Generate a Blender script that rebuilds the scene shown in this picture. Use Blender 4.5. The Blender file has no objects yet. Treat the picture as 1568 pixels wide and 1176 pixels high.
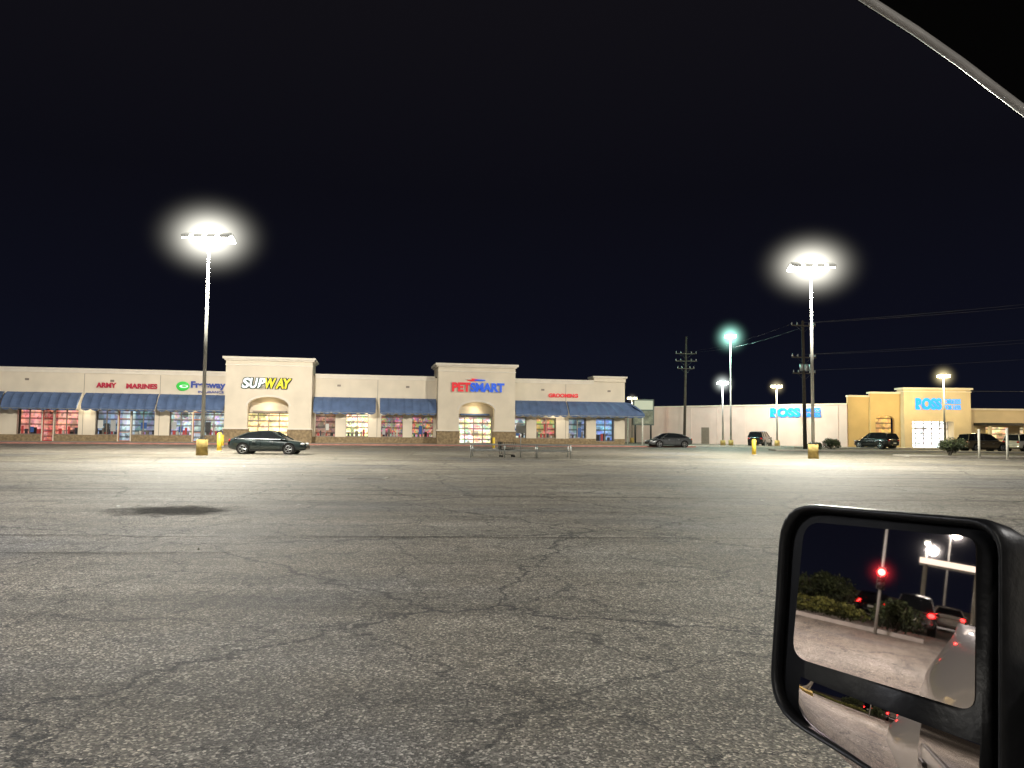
import bpy, bmesh, math, random
from mathutils import Vector, Matrix
random.seed(7)
scn=bpy.context.scene
D=bpy.data
COL=scn.collection

# ---------------------------------------------------------------- materials
def newmat(name):
    m=D.materials.new(name); m.use_nodes=True
    nt=m.node_tree; b=nt.nodes['Principled BSDF']
    return m,nt,b
def mat(name,c,rough=.6,metal=0,var=.12,scale=3.0,em=None,es=0,bump=0,spec=None):
    m,nt,b=newmat(name)
    b.inputs['Roughness'].default_value=rough
    b.inputs['Metallic'].default_value=metal
    if spec is not None: b.inputs['Specular IOR Level'].default_value=spec
    if var>0:
        tc=nt.nodes.new('ShaderNodeTexCoord'); n=nt.nodes.new('ShaderNodeTexNoise')
        n.inputs['Scale'].default_value=scale; n.inputs['Detail'].default_value=6
        nt.links.new(tc.outputs['Object'],n.inputs['Vector'])
        r=nt.nodes.new('ShaderNodeValToRGB')
        r.color_ramp.elements[0].position=.3; r.color_ramp.elements[1].position=.7
        r.color_ramp.elements[0].color=tuple(max(0,x*(1-var)) for x in c)+(1,)
        r.color_ramp.elements[1].color=tuple(min(1,x*(1+var)) for x in c)+(1,)
        nt.links.new(n.outputs['Fac'],r.inputs['Fac']); nt.links.new(r.outputs['Color'],b.inputs['Base Color'])
        if bump>0:
            bp=nt.nodes.new('ShaderNodeBump'); bp.inputs['Strength'].default_value=bump; bp.inputs['Distance'].default_value=.02
            nt.links.new(n.outputs['Fac'],bp.inputs['Height']); nt.links.new(bp.outputs['Normal'],b.inputs['Normal'])
    else: b.inputs['Base Color'].default_value=(*c,1)
    if em:
        b.inputs['Emission Color'].default_value=(*em,1); b.inputs['Emission Strength'].default_value=es
    return m

stucco=mat('stucco_cream',(.74,.66,.53),.85,var=.08,scale=.6,bump=.1)
stucco_w=mat('stucco_trim',(.76,.70,.60),.8,var=.05,scale=1.5)
stone=mat('stone_base',(.27,.20,.115),.9,var=.35,scale=4,bump=.4)
pinkwall=mat('painted_block_wall',(.66,.52,.47),.85,var=.08,scale=.5)
yellowwall=mat('stucco_yellow',(.58,.42,.20),.85,var=.08,scale=.6)
peach=mat('stucco_peach',(.62,.51,.34),.85,var=.08,scale=.6)
awnm=mat('awning_canvas',(.095,.15,.28),.75,var=.18,scale=1.2)
framem=mat('window_frame',(.26,.22,.18),.5,metal=.3,var=.1)
redframe=mat('red_frame',(.5,.03,.03),.5)
orframe=mat('orange_frame',(.5,.14,.03),.5)
darkm=mat('dark_metal',(.03,.03,.03),.5,metal=.3)
galv=mat('galvanised_steel',(.42,.43,.42),.4,metal=.6,var=.2,scale=6)
polem=mat('pole_paint',(.36,.35,.32),.5,metal=.2,var=.2,scale=1)
wood=mat('pole_wood',(.05,.04,.03),.9,var=.3,scale=5)
conc=mat('concrete',(.34,.31,.27),.9,var=.2,scale=2,bump=.3)
ybase=mat('painted_concrete_base',(.36,.26,.08),.85,var=.35,scale=4,bump=.3)
yellow=mat('yellow_paint',(.66,.46,.04),.6,var=.2,scale=6)
whitep=mat('white_paint',(.66,.64,.56),.6,var=.15,scale=5)
redkerb=mat('kerb_red',(.40,.19,.15),.8,var=.3,scale=1.5)
rub=mat('tyre_rubber',(.02,.02,.02),.85,var=.1)
rim=mat('alloy_rim',(.5,.5,.52),.3,metal=.9,var=.05)
cglass=mat('car_glass',(.012,.014,.016),.05,var=0,spec=.9)
blackp=mat('black_plastic',(.010,.010,.011),.42,var=.2,scale=60,bump=.08)
blackg=mat('black_gloss',(.006,.006,.007),.25,var=0)
blackd=mat('black_trim',(.003,.003,.003),.95,var=0,spec=.05)
tail=mat('tail_lens',(.4,.01,.01),.2,var=0)
headl=mat('head_lens',(.7,.7,.7),.1,var=0)
def em(name,c,s): return mat(name,c,.5,var=0,em=c,es=s)
lampW=em('lamp_white',(1,.97,.92),35)
lampG=em('lamp_green',(.45,1,.82),16)
lampY=em('lamp_sodium',(1,.80,.32),16)
lampWs=em('lamp_white_small',(.95,1,.95),14)
tubeW=em('fluorescent_strip',(1,.92,.78),2.2)

def display(name,tint,s,seed,sx=2.2,sz=2.6,sat=1.0):
    m=D.materials.new(name); m.use_nodes=True; nt=m.node_tree
    b=nt.nodes['Principled BSDF']; b.inputs['Roughness'].default_value=.6
    N=nt.nodes.new; L=nt.links.new
    tc=N('ShaderNodeTexCoord'); mp=N('ShaderNodeMapping')
    mp.inputs['Location'].default_value=(seed*3.7,0,seed*1.3); mp.inputs['Scale'].default_value=(sx,.01,sz)
    L(tc.outputs['Object'],mp.inputs['Vector'])
    v=N('ShaderNodeTexVoronoi'); v.distance='CHEBYCHEV'; v.inputs['Scale'].default_value=1; v.inputs['Randomness'].default_value=.8
    L(mp.outputs['Vector'],v.inputs['Vector'])
    h=N('ShaderNodeHueSaturation'); h.inputs['Saturation'].default_value=sat*.32; h.inputs['Value'].default_value=1.1
    L(v.outputs['Color'],h.inputs['Color'])
    mx=N('ShaderNodeMix'); mx.data_type='RGBA'; mx.blend_type='MULTIPLY'; mx.inputs[0].default_value=.9
    mx.inputs[6].default_value=(*tint,1); L(h.outputs['Color'],mx.inputs[7])
    v2=N('ShaderNodeTexVoronoi'); v2.distance='CHEBYCHEV'; v2.inputs['Scale'].default_value=3.1; v2.inputs['Randomness'].default_value=.9; L(mp.outputs['Vector'],v2.inputs['Vector'])
    m2=N('ShaderNodeMix'); m2.data_type='RGBA'; m2.blend_type='MULTIPLY'; m2.inputs[0].default_value=.75
    h2=N('ShaderNodeHueSaturation'); h2.inputs['Saturation'].default_value=sat*.45; h2.inputs['Value'].default_value=1.7; L(v2.outputs['Color'],h2.inputs['Color'])
    L(mx.outputs[2],m2.inputs[6]); L(h2.outputs['Color'],m2.inputs[7])
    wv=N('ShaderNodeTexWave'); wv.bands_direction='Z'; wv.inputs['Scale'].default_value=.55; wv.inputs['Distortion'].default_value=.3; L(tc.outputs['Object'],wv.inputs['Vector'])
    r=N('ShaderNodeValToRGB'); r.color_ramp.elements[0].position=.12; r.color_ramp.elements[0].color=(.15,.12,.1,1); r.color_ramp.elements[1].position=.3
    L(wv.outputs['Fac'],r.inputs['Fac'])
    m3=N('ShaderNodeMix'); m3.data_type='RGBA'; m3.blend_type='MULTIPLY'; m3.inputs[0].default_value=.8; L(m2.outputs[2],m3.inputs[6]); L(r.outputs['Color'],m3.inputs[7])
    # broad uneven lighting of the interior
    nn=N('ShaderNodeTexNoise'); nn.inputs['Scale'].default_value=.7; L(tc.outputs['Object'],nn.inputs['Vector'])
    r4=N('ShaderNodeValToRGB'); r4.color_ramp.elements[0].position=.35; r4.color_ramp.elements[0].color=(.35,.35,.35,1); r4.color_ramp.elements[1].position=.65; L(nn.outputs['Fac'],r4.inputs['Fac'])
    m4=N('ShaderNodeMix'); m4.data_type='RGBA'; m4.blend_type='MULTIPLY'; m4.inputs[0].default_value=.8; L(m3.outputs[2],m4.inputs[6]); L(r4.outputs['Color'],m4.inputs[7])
    L(m4.outputs[2],b.inputs['Emission Color']); b.inputs['Emission Strength'].default_value=s*1.9  # panel glows by itself, standing in for a lit shop interior
    b.inputs['Base Color'].default_value=(.05,.05,.05,1)
    return m

# ---------------------------------------------------------------- geometry helpers
def group(name,loc=(0,0,0),rz=0):
    e=D.objects.new(name,None); e.location=loc; e.rotation_euler=(0,0,rz); e.empty_display_size=.3
    COL.objects.link(e); return e
def mesh(name,vs,fs,m,parent=None,smooth=False,mi=None):
    me=D.meshes.new(name); me.from_pydata([tuple(v) for v in vs],[],fs)
    ms=m if isinstance(m,(list,tuple)) else [m]
    for x in ms: me.materials.append(x)
    if mi:
        for p,i in zip(me.polygons,mi): p.material_index=i
    if smooth:
        for p in me.polygons: p.use_smooth=True
    me.update()
    o=D.objects.new(name,me); COL.objects.link(o)
    if parent: o.parent=parent
    return o
def box(name,x0,x1,y0,y1,z0,z1,m,parent=None,bev=0):
    vs=[(x,y,z) for z in(z0,z1) for y in(y0,y1) for x in(x0,x1)]
    fs=[(0,2,3,1),(4,5,7,6),(0,1,5,4),(2,6,7,3),(0,4,6,2),(1,3,7,5)]
    o=mesh(name,vs,fs,m,parent)
    if bev>0:
        b=o.modifiers.new('bev','BEVEL'); b.width=bev; b.segments=2
    return o
def prism(name,pts,y0,y1,m,parent=None):
    n=len(pts)
    vs=[(x,y0,z) for x,z in pts]+[(x,y1,z) for x,z in pts]
    fs=[tuple(range(n)),tuple(range(2*n-1,n-1,-1))]+[(i,i+n,(i+1)%n+n,(i+1)%n) for i in range(n)]
    return mesh(name,vs,fs,m,parent)
def cyl(name,p0,p1,r0,r1,m,parent=None,seg=12,smooth=True):
    p0=Vector(p0);p1=Vector(p1);d=(p1-p0).normalized()
    a=d.orthogonal().normalized();b=d.cross(a)
    vs=[];fs=[]
    for p,r in((p0,r0),(p1,r1)):
        for i in range(seg):
            t=2*math.pi*i/seg; vs.append(p+a*r*math.cos(t)+b*r*math.sin(t))
    for i in range(seg): fs.append((i,(i+1)%seg,(i+1)%seg+seg,i+seg))
    fs.append(tuple(range(seg-1,-1,-1)));fs.append(tuple(range(seg,2*seg)))
    o=mesh(name,vs,fs,m,parent)
    if smooth:
        for p in o.data.polygons[:seg]: p.use_smooth=True
    return o
def tube(name,pts,r,m,parent=None,seg=6):
    c=D.curves.new(name,'CURVE'); c.dimensions='3D'; c.bevel_depth=r; c.bevel_resolution=2
    s=c.splines.new('POLY'); s.points.add(len(pts)-1)
    for i,p in enumerate(pts): s.points[i].co=(*p,1)
    c.materials.append(m); o=D.objects.new(name,c); COL.objects.link(o)
    if parent:o.parent=parent
    return o
def ball(name,c,r,m,parent=None,sc=(1,1,1)):
    bm=bmesh.new(); bmesh.ops.create_uvsphere(bm,u_segments=20,v_segments=12,radius=r)
    me=D.meshes.new(name); bm.to_mesh(me); bm.free(); me.materials.append(m)
    for p in me.polygons:p.use_smooth=True
    o=D.objects.new(name,me); o.location=c; o.scale=sc; COL.objects.link(o)
    if parent:o.parent=parent
    return o
def text(name,s,x,z,width,height,m,parent,y=-.12,off=.02,shear=0,thick=.05):
    c=D.curves.new(name,'FONT'); c.body=s; c.size=1; c.extrude=.04; c.offset=off; c.shear=shear
    o=D.objects.new(name,c); COL.objects.link(o)
    bpy.context.view_layer.update()
    dg=bpy.context.evaluated_depsgraph_get()
    me=D.meshes.new_from_object(o.evaluated_get(dg)); D.objects.remove(o)
    xs=[v.co.x for v in me.vertices]; ys=[v.co.y for v in me.vertices]
    sx=width/(max(xs)-min(xs)); sy=height/(max(ys)-min(ys)); x0=min(xs); y0=min(ys)
    for v in me.vertices:
        a,b,cz=v.co; v.co=(x+(a-x0)*sx, y-cz/.04*thick, z+(b-y0)*sy)
    me.materials.clear(); me.materials.append(m)
    o=D.objects.new(name,me); COL.objects.link(o); o.parent=parent
    return o
def plight(name,loc,e,c,r=.3,parent=None):
    l=D.lights.new(name,'POINT'); l.energy=e; l.color=c; l.shadow_soft_size=r
    o=D.objects.new(name,l); o.location=loc; COL.objects.link(o)
    if parent:o.parent=parent
    return o
def spot(name,loc,vec,e,c,ang,parent=None,r=.4,blend=.8):
    l=D.lights.new(name,'SPOT'); l.energy=e; l.color=c; l.shadow_soft_size=r; l.spot_size=math.radians(ang); l.spot_blend=blend
    o=D.objects.new(name,l); o.location=loc
    o.rotation_euler=Vector(vec).to_track_quat('-Z','Y').to_euler()
    COL.objects.link(o)
    if parent:o.parent=parent
    return o

# ---------------------------------------------------------------- ground
def asphalt():
    m,nt,b=newmat('asphalt'); N=nt.nodes.new; L=nt.links.new
    tc=N('ShaderNodeTexCoord')
    def noise(sc,det=4,rough=.55,vec=None):
        n=N('ShaderNodeTexNoise'); n.inputs['Scale'].default_value=sc; n.inputs['Detail'].default_value=det; n.inputs['Roughness'].default_value=rough
        L(vec or tc.outputs['Object'],n.inputs['Vector']); return n
    def ramp(src,els):
        r=N('ShaderNodeValToRGB'); cr=r.color_ramp
        while len(cr.elements)<len(els): cr.elements.new(.5)
        for e,(p,c) in zip(cr.elements,els):
            e.position=p; e.color=(c,c,c,1) if not isinstance(c,tuple) else (*c,1)
        L(src,r.inputs['Fac']); return r
    def mix(bt,f,a,c):
        x=N('ShaderNodeMix'); x.data_type='RGBA'; x.blend_type=bt
        if hasattr(f,'name'): L(f,x.inputs[0])
        else: x.inputs[0].default_value=f
        for i,s in((6,a),(7,c)):
            if isinstance(s,tuple): x.inputs[i].default_value=(*s,1)
            else: L(s,x.inputs[i])
        return x.outputs[2]
    big=noise(.13,5,.6); col=ramp(big.outputs['Fac'],[(.34,(.165,.158,.150)),(.5,(.205,.180,.142)),(.64,(.27,.25,.21))])
    mp=N('ShaderNodeMapping'); mp.inputs['Scale'].default_value=(.12,1.1,1); L(tc.outputs['Object'],mp.inputs['Vector'])
    st=noise(1.0,6,.65,mp.outputs['Vector']); sr=ramp(st.outputs['Fac'],[(.3,.55),(.52,1.0),(.72,1.3)])
    c=mix('MULTIPLY',1.0,col.outputs['Color'],sr.outputs['Color'])
    ag=N('ShaderNodeTexVoronoi'); ag.inputs['Scale'].default_value=66; L(tc.outputs['Object'],ag.inputs['Vector'])
    sep=N('ShaderNodeSeparateColor'); L(ag.outputs['Color'],sep.inputs['Color'])
    ar=ramp(sep.outputs[0],[(.0,.25),(.55,.7),(.85,1.5),(1.0,3.2)])
    c=mix('MULTIPLY',.95,c,ar.outputs['Color'])
    md=noise(5,7,.78); mr=ramp(md.outputs['Fac'],[(.3,.55),(.7,1.45)]); c=mix('MULTIPLY',.8,c,mr.outputs['Color'])
    dn=noise(1.1,7,.7); vm=N('ShaderNodeVectorMath'); vm.operation='MULTIPLY_ADD'
    vm.inputs[1].default_value=(1.3,1.3,0); L(dn.outputs['Color'],vm.inputs[0]); L(tc.outputs['Object'],vm.inputs[2])
    for sc,w,g0,dark in((.22,.0042,.20,.95),(.55,.0062,.34,.9),(1.3,.010,.44,.8)):
        v=N('ShaderNodeTexVoronoi'); v.feature='DISTANCE_TO_EDGE'; v.voronoi_dimensions='2D'; v.inputs['Scale'].default_value=sc; L(vm.outputs[0],v.inputs['Vector'])
        cr=ramp(v.outputs['Distance'],[(0,dark),(w,dark*.85),(w*2.2,0.0)])
        gn=noise(.22+sc*.45,4); gr=ramp(gn.outputs['Fac'],[(g0,0.0),(g0+.09,1.0)])
        k=mix('MULTIPLY',1.0,cr.outputs['Color'],gr.outputs['Color'])
        c=mix('MIX',k,c,(.012,.011,.010))
    L(c,b.inputs['Base Color'])
    b.inputs['Roughness'].default_value=.72; b.inputs['Specular IOR Level'].default_value=.4
    bp=N('ShaderNodeBump'); bp.inputs['Strength'].default_value=.8; bp.inputs['Distance'].default_value=.008
    L(ag.outputs['Distance'],bp.inputs['Height']); L(bp.outputs['Normal'],b.inputs['Normal'])
    return m
ground=mesh('ground',[(-400,-300,0),(400,-300,0),(400,700,0),(-400,700,0)],[(0,1,2,3)],asphalt())

def masked(name,c,lo,hi,sc,rough=.8,radial=None,amax=1):
    m,nt,b=newmat(name); N=nt.nodes.new; L=nt.links.new
    b.inputs['Base Color'].default_value=(*c,1); b.inputs['Roughness'].default_value=rough; b.inputs['Specular IOR Level'].default_value=.1
    tc=N('ShaderNodeTexCoord'); n=N('ShaderNodeTexNoise'); n.inputs['Scale'].default_value=sc; n.inputs['Detail'].default_value=7; n.inputs['Roughness'].default_value=.7
    L(tc.outputs['Object'],n.inputs['Vector']); src=n.outputs['Fac']
    if radial:
        mp=N('ShaderNodeMapping'); mp.inputs['Scale'].default_value=(1/radial[0],1/radial[1],1); L(tc.outputs['Object'],mp.inputs['Vector'])
        ln=N('ShaderNodeVectorMath'); ln.operation='LENGTH'; L(mp.outputs['Vector'],ln.inputs[0])
        a=N('ShaderNodeMath'); a.operation='SUBTRACT'; a.inputs[0].default_value=1.0; L(ln.outputs['Value'],a.inputs[1])
        bb=N('ShaderNodeMath'); bb.operation='MULTIPLY_ADD'; L(n.outputs['Fac'],bb.inputs[0]); bb.inputs[1].default_value=1.6; L(a.outputs[0],bb.inputs[2]); src=bb.outputs[0]
    r=N('ShaderNodeMapRange'); r.inputs[1].default_value=lo; r.inputs[2].default_value=hi; r.inputs[4].default_value=amax; L(src,r.inputs[0])
    L(r.outputs[0],b.inputs['Alpha'])
    return m
def sheet(name,x0,x1,y0,y1,z,m,rz=0,parent=None):
    cx,cy=(x0+x1)/2,(y0+y1)/2; hx,hy=(x1-x0)/2,(y1-y0)/2
    o=mesh(name,[(-hx,-hy,0),(hx,-hy,0),(hx,hy,0),(-hx,hy,0)],[(0,1,2,3)],m,parent)
    o.location=(cx,cy,z); o.rotation_euler=(0,0,rz); return o
sheet('asphalt_patch',-9.4,-4.8,13.8,18.0,.004,masked('tar_patch',(.03,.028,.025),1.0,1.5,1.8,1,(1.9,1.6),.72))
mk=masked('worn_paint',(.55,.53,.48),.50,.66,5,amax=.7)
pm=group('parking_markings')
for x,y,w,d in((-3.9,8.6,.28,.1),(-3.55,8.65,.22,.1),(-4.9,8.2,.35,.1),(-6.1,13,2.4,.09),(-9,24,9,.1),(-1,27,9,.1),(4,31,12,.1),(2.2,13,2.4,.06),(-14,37,20,.12),(10,38,18,.12),(1,16,3,.06)):
    sheet('stripe',x-w/2,x+w/2,y-d/2,y+d/2,.008,mk,rz=.03,parent=pm)
tar=masked('crack_sealant',(.015,.014,.013),.38,.5,1.2,.6)
ts=group('sealed_seams')
for x,y,w,d,rz in((0,12.5,26,.05,.04),(3,20,40,.08,.0),(-4,29,50,.1,.02),(8,16,16,.05,-.06),(-9,10.3,10,.04,.1),(6,35,60,.12,0),(0,41,60,.12,.01),(-10,21,14,.07,.05),(14,25,20,.08,-.03)):
    sheet('seam',x-w/2,x+w/2,y-d/2,y+d/2,.012,tar,rz=rz,parent=ts)
sd=group('storm_drain_grate',(-5.0,26.5,0))
box('grate_rim',-.65,.65,-.5,.5,.0,.02,conc,sd)
for i in range(11): box('slot',-.55+i*.1,-.50+i*.1,-.38,.38,.021,.025,darkm,sd)
vs=[];fs=[]
for i in range(34):
    x=random.uniform(-14,14);y=random.uniform(9,45);s=random.uniform(.02,.06)
    a=random.uniform(0,3);k=len(vs)
    for j in range(4): vs.append((x+s*math.cos(a+j*1.57),y+s*math.sin(a+j*1.57),.012+random.uniform(0,.04)))
    fs.append((k,k+1,k+2,k+3))
mesh('litter',vs,fs,whitep)

# ---------------------------------------------------------------- strip mall
RZ=math.atan2(.193,.981)
MX,MY=-48.4,71.0
def wl(t,y,z):   # facade coords to world
    return Vector((MX+t*math.cos(RZ)-y*math.sin(RZ), MY+t*math.sin(RZ)+y*math.cos(RZ), z))
mall=group('strip_mall_building',(MX,MY,0),RZ)
H=7.0; TL=-30; TR=62.0
walk=group('sidewalk',(MX,MY,0),RZ)
box('walk_slab',TL,TR+6,-5.0,-.01,0,.13,conc,walk)
box('kerb',TL,TR+6,-5.2,-5.0,0,.14,redkerb,walk)
sheetm=mat('lane_paint',(.50,.48,.42),.8,var=.3,scale=2)
mesh('fire_lane_line',[(TL,-6.1,.006),(TR+6,-6.1,.006),(TR+6,-5.9,.006),(TL,-5.9,.006)],[(0,1,2,3)],sheetm,walk)
wins=[(-27,-22,.8,3.2,0),(-20,-14,.8,3.2,1),(-12,-7,.8,3.2,2),(-5,0,.8,3.2,0),
 (1.45,3.6,.75,3.15,'r'),(3.7,4.6,.15,3.15,'dr'),(4.7,6.8,.75,3.15,'r'),
 (8.3,10.3,.75,3.15,'b'),(10.4,11.45,.15,3.15,'do'),(11.55,13.65,.75,3.15,'b'),
 (15.0,17.1,.75,3.1,'w'),(17.2,18.05,.15,3.1,'do'),(18.15,20.1,.75,3.1,'w'),
 (22.3,26.4,.15,3.1,'s'),
 (28.9,30.9,.75,3.1,'k'),(31.95,34.2,.75,3.1,'g'),(35.5,37.75,.75,3.0,'h'),(38.7,40.9,.75,3.0,'h'),
 (43.3,47.1,.15,3.0,'p'),
 (49.5,50.9,.75,3.0,'w'),(52.0,54.2,.75,3.0,'o'),(55.6,57.6,.75,3.0,'b'),(58.7,60.8,.45,3.0,'bb')]
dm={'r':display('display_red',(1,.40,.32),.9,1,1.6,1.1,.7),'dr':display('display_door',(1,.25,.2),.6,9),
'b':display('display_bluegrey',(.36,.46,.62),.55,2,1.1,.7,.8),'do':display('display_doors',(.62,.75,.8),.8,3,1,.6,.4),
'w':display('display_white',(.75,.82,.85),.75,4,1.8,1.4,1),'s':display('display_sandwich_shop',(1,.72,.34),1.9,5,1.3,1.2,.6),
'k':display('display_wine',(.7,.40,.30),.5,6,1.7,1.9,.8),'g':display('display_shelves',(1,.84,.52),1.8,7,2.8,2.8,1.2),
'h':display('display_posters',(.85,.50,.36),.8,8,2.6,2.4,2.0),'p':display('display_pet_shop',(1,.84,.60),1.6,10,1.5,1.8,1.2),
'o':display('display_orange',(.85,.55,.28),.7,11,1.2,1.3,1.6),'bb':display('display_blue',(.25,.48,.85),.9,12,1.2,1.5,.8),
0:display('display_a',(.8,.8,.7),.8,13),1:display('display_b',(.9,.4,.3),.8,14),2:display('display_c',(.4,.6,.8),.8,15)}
glass=mat('shop_glass',(.03,.03,.03),.02,var=0)
glass.node_tree.nodes['Principled BSDF'].inputs['Alpha'].default_value=.10
inner=mat('shop_interior',(.25,.22,.18),.8)
posters=[em('poster_paper',cc,.15) for cc in [(.7,.7,.65),(.55,.07,.06),(.05,.13,.38),(.6,.38,.10),(.06,.06,.06),(.05,.05,.06),(.5,.5,.48)]]
xs=TL
for i,(a,b_,z0,z1,k) in enumerate(wins):
    box('wall_pier',xs,a,0,.4,0,H,stucco,mall)
    if a-xs>.3: box('pier_base',xs,a,-.04,-.001,.13,.75,stone,mall)
    box('wall_lintel',a,b_,0,.4,z1,H,stucco,mall)
    if z0>.3: box('wall_sill',a,b_,0,.4,0,z0,stone,mall)
    box('shop_display',a-.1,b_+.1,1.2,1.25,0,z1+.2,dm[k],mall)
    box('display_floor',a,b_,.4,1.2,z0-.05,z0-.02,inner,mall)
    box('ceiling_light',a+.2,b_-.2,.8,.95,z1-.06,z1-.02,tubeW,mall)
    box('shop_pane',a+.04,b_-.04,.14,.15,z0+.04,z1-.04,glass,mall)
    fm={'dr':redframe,'do':orframe}.get(k,framem)
    n=max(1,round((b_-a)/1.05))
    for j in range(n+1):
        x=a+(b_-a)*j/n; box('mullion',max(a,x-.04),min(b_,x+.04),.08,.2,z0,z1,fm,mall)
    box('head_rail',a,b_,.07,.21,z1-.08,z1-.002,fm,mall); box('sill_rail',a,b_,.07,.21,z0+.002,z0+.08,fm,mall)
    if z0<.3 or k in('w','s','p'): box('transom',a,b_,.075,.205,2.3,2.37,fm,mall)
    if z0<.3: box('door_push_bar',a+.1,b_-.1,.05,.068,1.0,1.06,fm,mall)
    if z0>.3:
        x=a+.15
        while x<b_-.45:
            w=random.uniform(.3,.6); hh=random.uniform(.45,1.1)
            if random.random()<.6:
                zz=z0+random.uniform(.15,.8)
                box('window_poster',x,x+w,.22,.23,zz,zz+hh,random.choice(posters),mall)
            x+=w+random.uniform(.1,.4)
        x=a+.2
        while x<b_-.3:
            w=random.uniform(.12,.3); hh=random.uniform(.3,.9)
            box('merchandise',x,x+w,.55,.8,z0,z0+hh,random.choice([inner,darkm,posters[5],posters[1],whitep]),mall)
            x+=w+random.uniform(.05,.35)
    xs=b_
box('wall_pier',xs,TR,0,.4,0,H,stucco,mall); box('pier_base',xs,TR,-.04,-.001,.13,.75,stone,mall)
box('side_wall',TR-.4,TR,.4,26,0,H,stucco,mall)
box('back_wall',TL,TR,26,26.4,0,H,stucco,mall)
box('roof',TL,TR-.4,.4,26,H-.9,H-.7,conc,mall)
box('shop_ceiling',TL,TR-.4,.4,1.4,3.35,3.4,conc,mall)
for a,b_,zz in((TL,20.2,H),(28.8,41.0,H),(49.5,58.4,H)):
    box('cornice',a,b_,-.16,.5,zz-.02,zz+.16,stucco_w,mall); box('cornice_lower',a,b_,-.08,-.003,zz-.3,zz-.022,stucco_w,mall)
box('end_parapet',58.4,TR+.05,-.15,1.8,H+.01,H+.45,stucco,mall); box('end_parapet_cap',58.3,TR+.2,-.3,1.9,H+.451,H+.62,stucco_w,mall)
box('roof_unit',36,38,12,14,H-.7,H+.9,galv,mall)
for t in(7.2,14.05,35.1,55.25): box('wall_joint',t-.02,t+.02,-.012,-.002,.2,H-.35,framem,mall)
for t in(2.0,9.5,31,38,52.5,60): box('wall_vent',t,t+.35,-.03,-.003,5.9,6.1,framem,mall)
def tower(t0,t1,o0,o1,Ht,zs,zt):
    pts=[(t0,.13),(o0,.13),(o0,zs)]
    for i in range(1,16):
        a=math.pi*(1-i/16); pts.append(((o0+o1)/2+(o1-o0)/2*math.cos(a),zs+(zt-zs)*math.sin(a)))
    pts+=[(o1,zs),(o1,.13),(t1,.13),(t1,Ht),(t0,Ht)]
    prism('tower_front',pts,-1.7,-1.0,stucco,mall)
    box('tower_side',t0,t0+.5,-.999,-.002,.13,Ht,stucco,mall); box('tower_side',t1-.5,t1,-.999,-.002,.13,Ht,stucco,mall)
    box('tower_roof',t0,t1,-1.0,3,Ht-.5,Ht-.2,stucco,mall)
    box('tower_back',t0,t1,3,3.2,H-.7,Ht,stucco,mall); box('tower_side_up',t0,t0+.4,-.001,3,H+.2,Ht,stucco,mall); box('tower_side_up',t1-.4,t1,-.001,3,H+.2,Ht,stucco,mall)
    box('tower_cornice',t0-.15,t1+.15,-1.85,3.3,Ht+.001,Ht+.14,stucco_w,mall); box('tower_cornice_top',t0-.3,t1+.3,-2.0,3.4,Ht+.141,Ht+.36,stucco_w,mall)
    box('tower_band',t0-.05,t1+.05,-1.76,-1.703,Ht-.5,Ht-.38,stucco_w,mall)
    for a,b_ in((t0,o0),(o1,t1)):
        box('stone_plinth',a-.08,b_+.08,-1.8,-.95,.13,1.45,stone,mall); box('plinth_cap',a-.14,b_+.14,-1.86,-.9,1.451,1.57,stucco_w,mall)
    ri=[];ro=[]
    for i in range(17):
        a=math.pi*(1-i/16); c,s=math.cos(a),math.sin(a); m_=(o0+o1)/2; w=(o1-o0)/2
        ri.append((m_+w*c,zs+(zt-zs)*s)); ro.append((m_+(w+.22)*c,zs+(zt-zs+.22)*s))
    vs=[];fs=[]
    for y in(-1.76,-1.702):
        for p in ri: vs.append((p[0],y,p[1]))
        for p in ro: vs.append((p[0],y,p[1]))
    for i in range(16):
        fs.append((i,i+1,18+i,17+i)); fs.append((17+i,18+i,52+i,51+i)); fs.append((i,34+i,35+i,i+1))
    mesh('arch_trim',vs,fs,stucco_w,mall)
    box('entry_canopy',o0+.3,o1-.3,-.5,-.003,3.12,3.3,awnm if t0>40 else framem,mall)
tower(20.4,28.6,22.55,26.4,8.2,3.75,4.65)
tower(41.2,49.3,43.4,47.1,8.1,3.65,4.5)
def awning(name,t0,t1,zt=4.8,zb=3.5,pr=1.35,hip=0):
    prof=[(0,zt),(-.35,zt-.12),(-.75,zt-.42),(-1.1,zt-.85),(-pr,zb+.02),(-pr,zb-.3)]
    n=max(2,round((t1-t0)/.85)); seg=4; vs=[];fs=[]
    cols=n*seg+1
    for i in range(cols):
        f=i/(cols-1); s=abs(math.sin(math.pi*i/seg))
        for j,(y,z) in enumerate(prof):
            k=0 if j==0 else (.09*s)
            zz=z-k+(.0 if j<5 else -.07*s)
            x=t0+(t1-t0)*f
            if hip: x=t0+(t1+hip*(-y/pr)-t0)*f
            vs.append((x,y-.004+k*.6,zz))
    P=len(prof)
    for i in range(cols-1):
        for j in range(P-1): fs.append((i*P+j,i*P+j+1,(i+1)*P+j+1,(i+1)*P+j))
    fs.append(tuple(range(P-1,-1,-1)))
    fs.append(tuple(range((cols-1)*P,cols*P)))
    mesh(name,vs,fs,awnm,mall)
    for i in range(n+1):
        x=t0+(t1-t0)*i/n
        if not hip: tube('awning_rib',[(x,y-.02,z+.01) for y,z in prof[:5]],.022,awnm,mall)
    tube('awning_bar',[(t0,-pr,zb-.28),(t1+hip,-pr,zb-.28)],.025,galv,mall)
awning('awning',-22,-15.5);awning('awning',-15.0,-8);awning('awning',-7.2,.3)
for a,b_ in((.6,7.05),(7.45,13.95),(14.15,20.25),(28.75,34.9),(35.35,41.1),(49.45,55.15)): awning('awning',a,b_)
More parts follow.
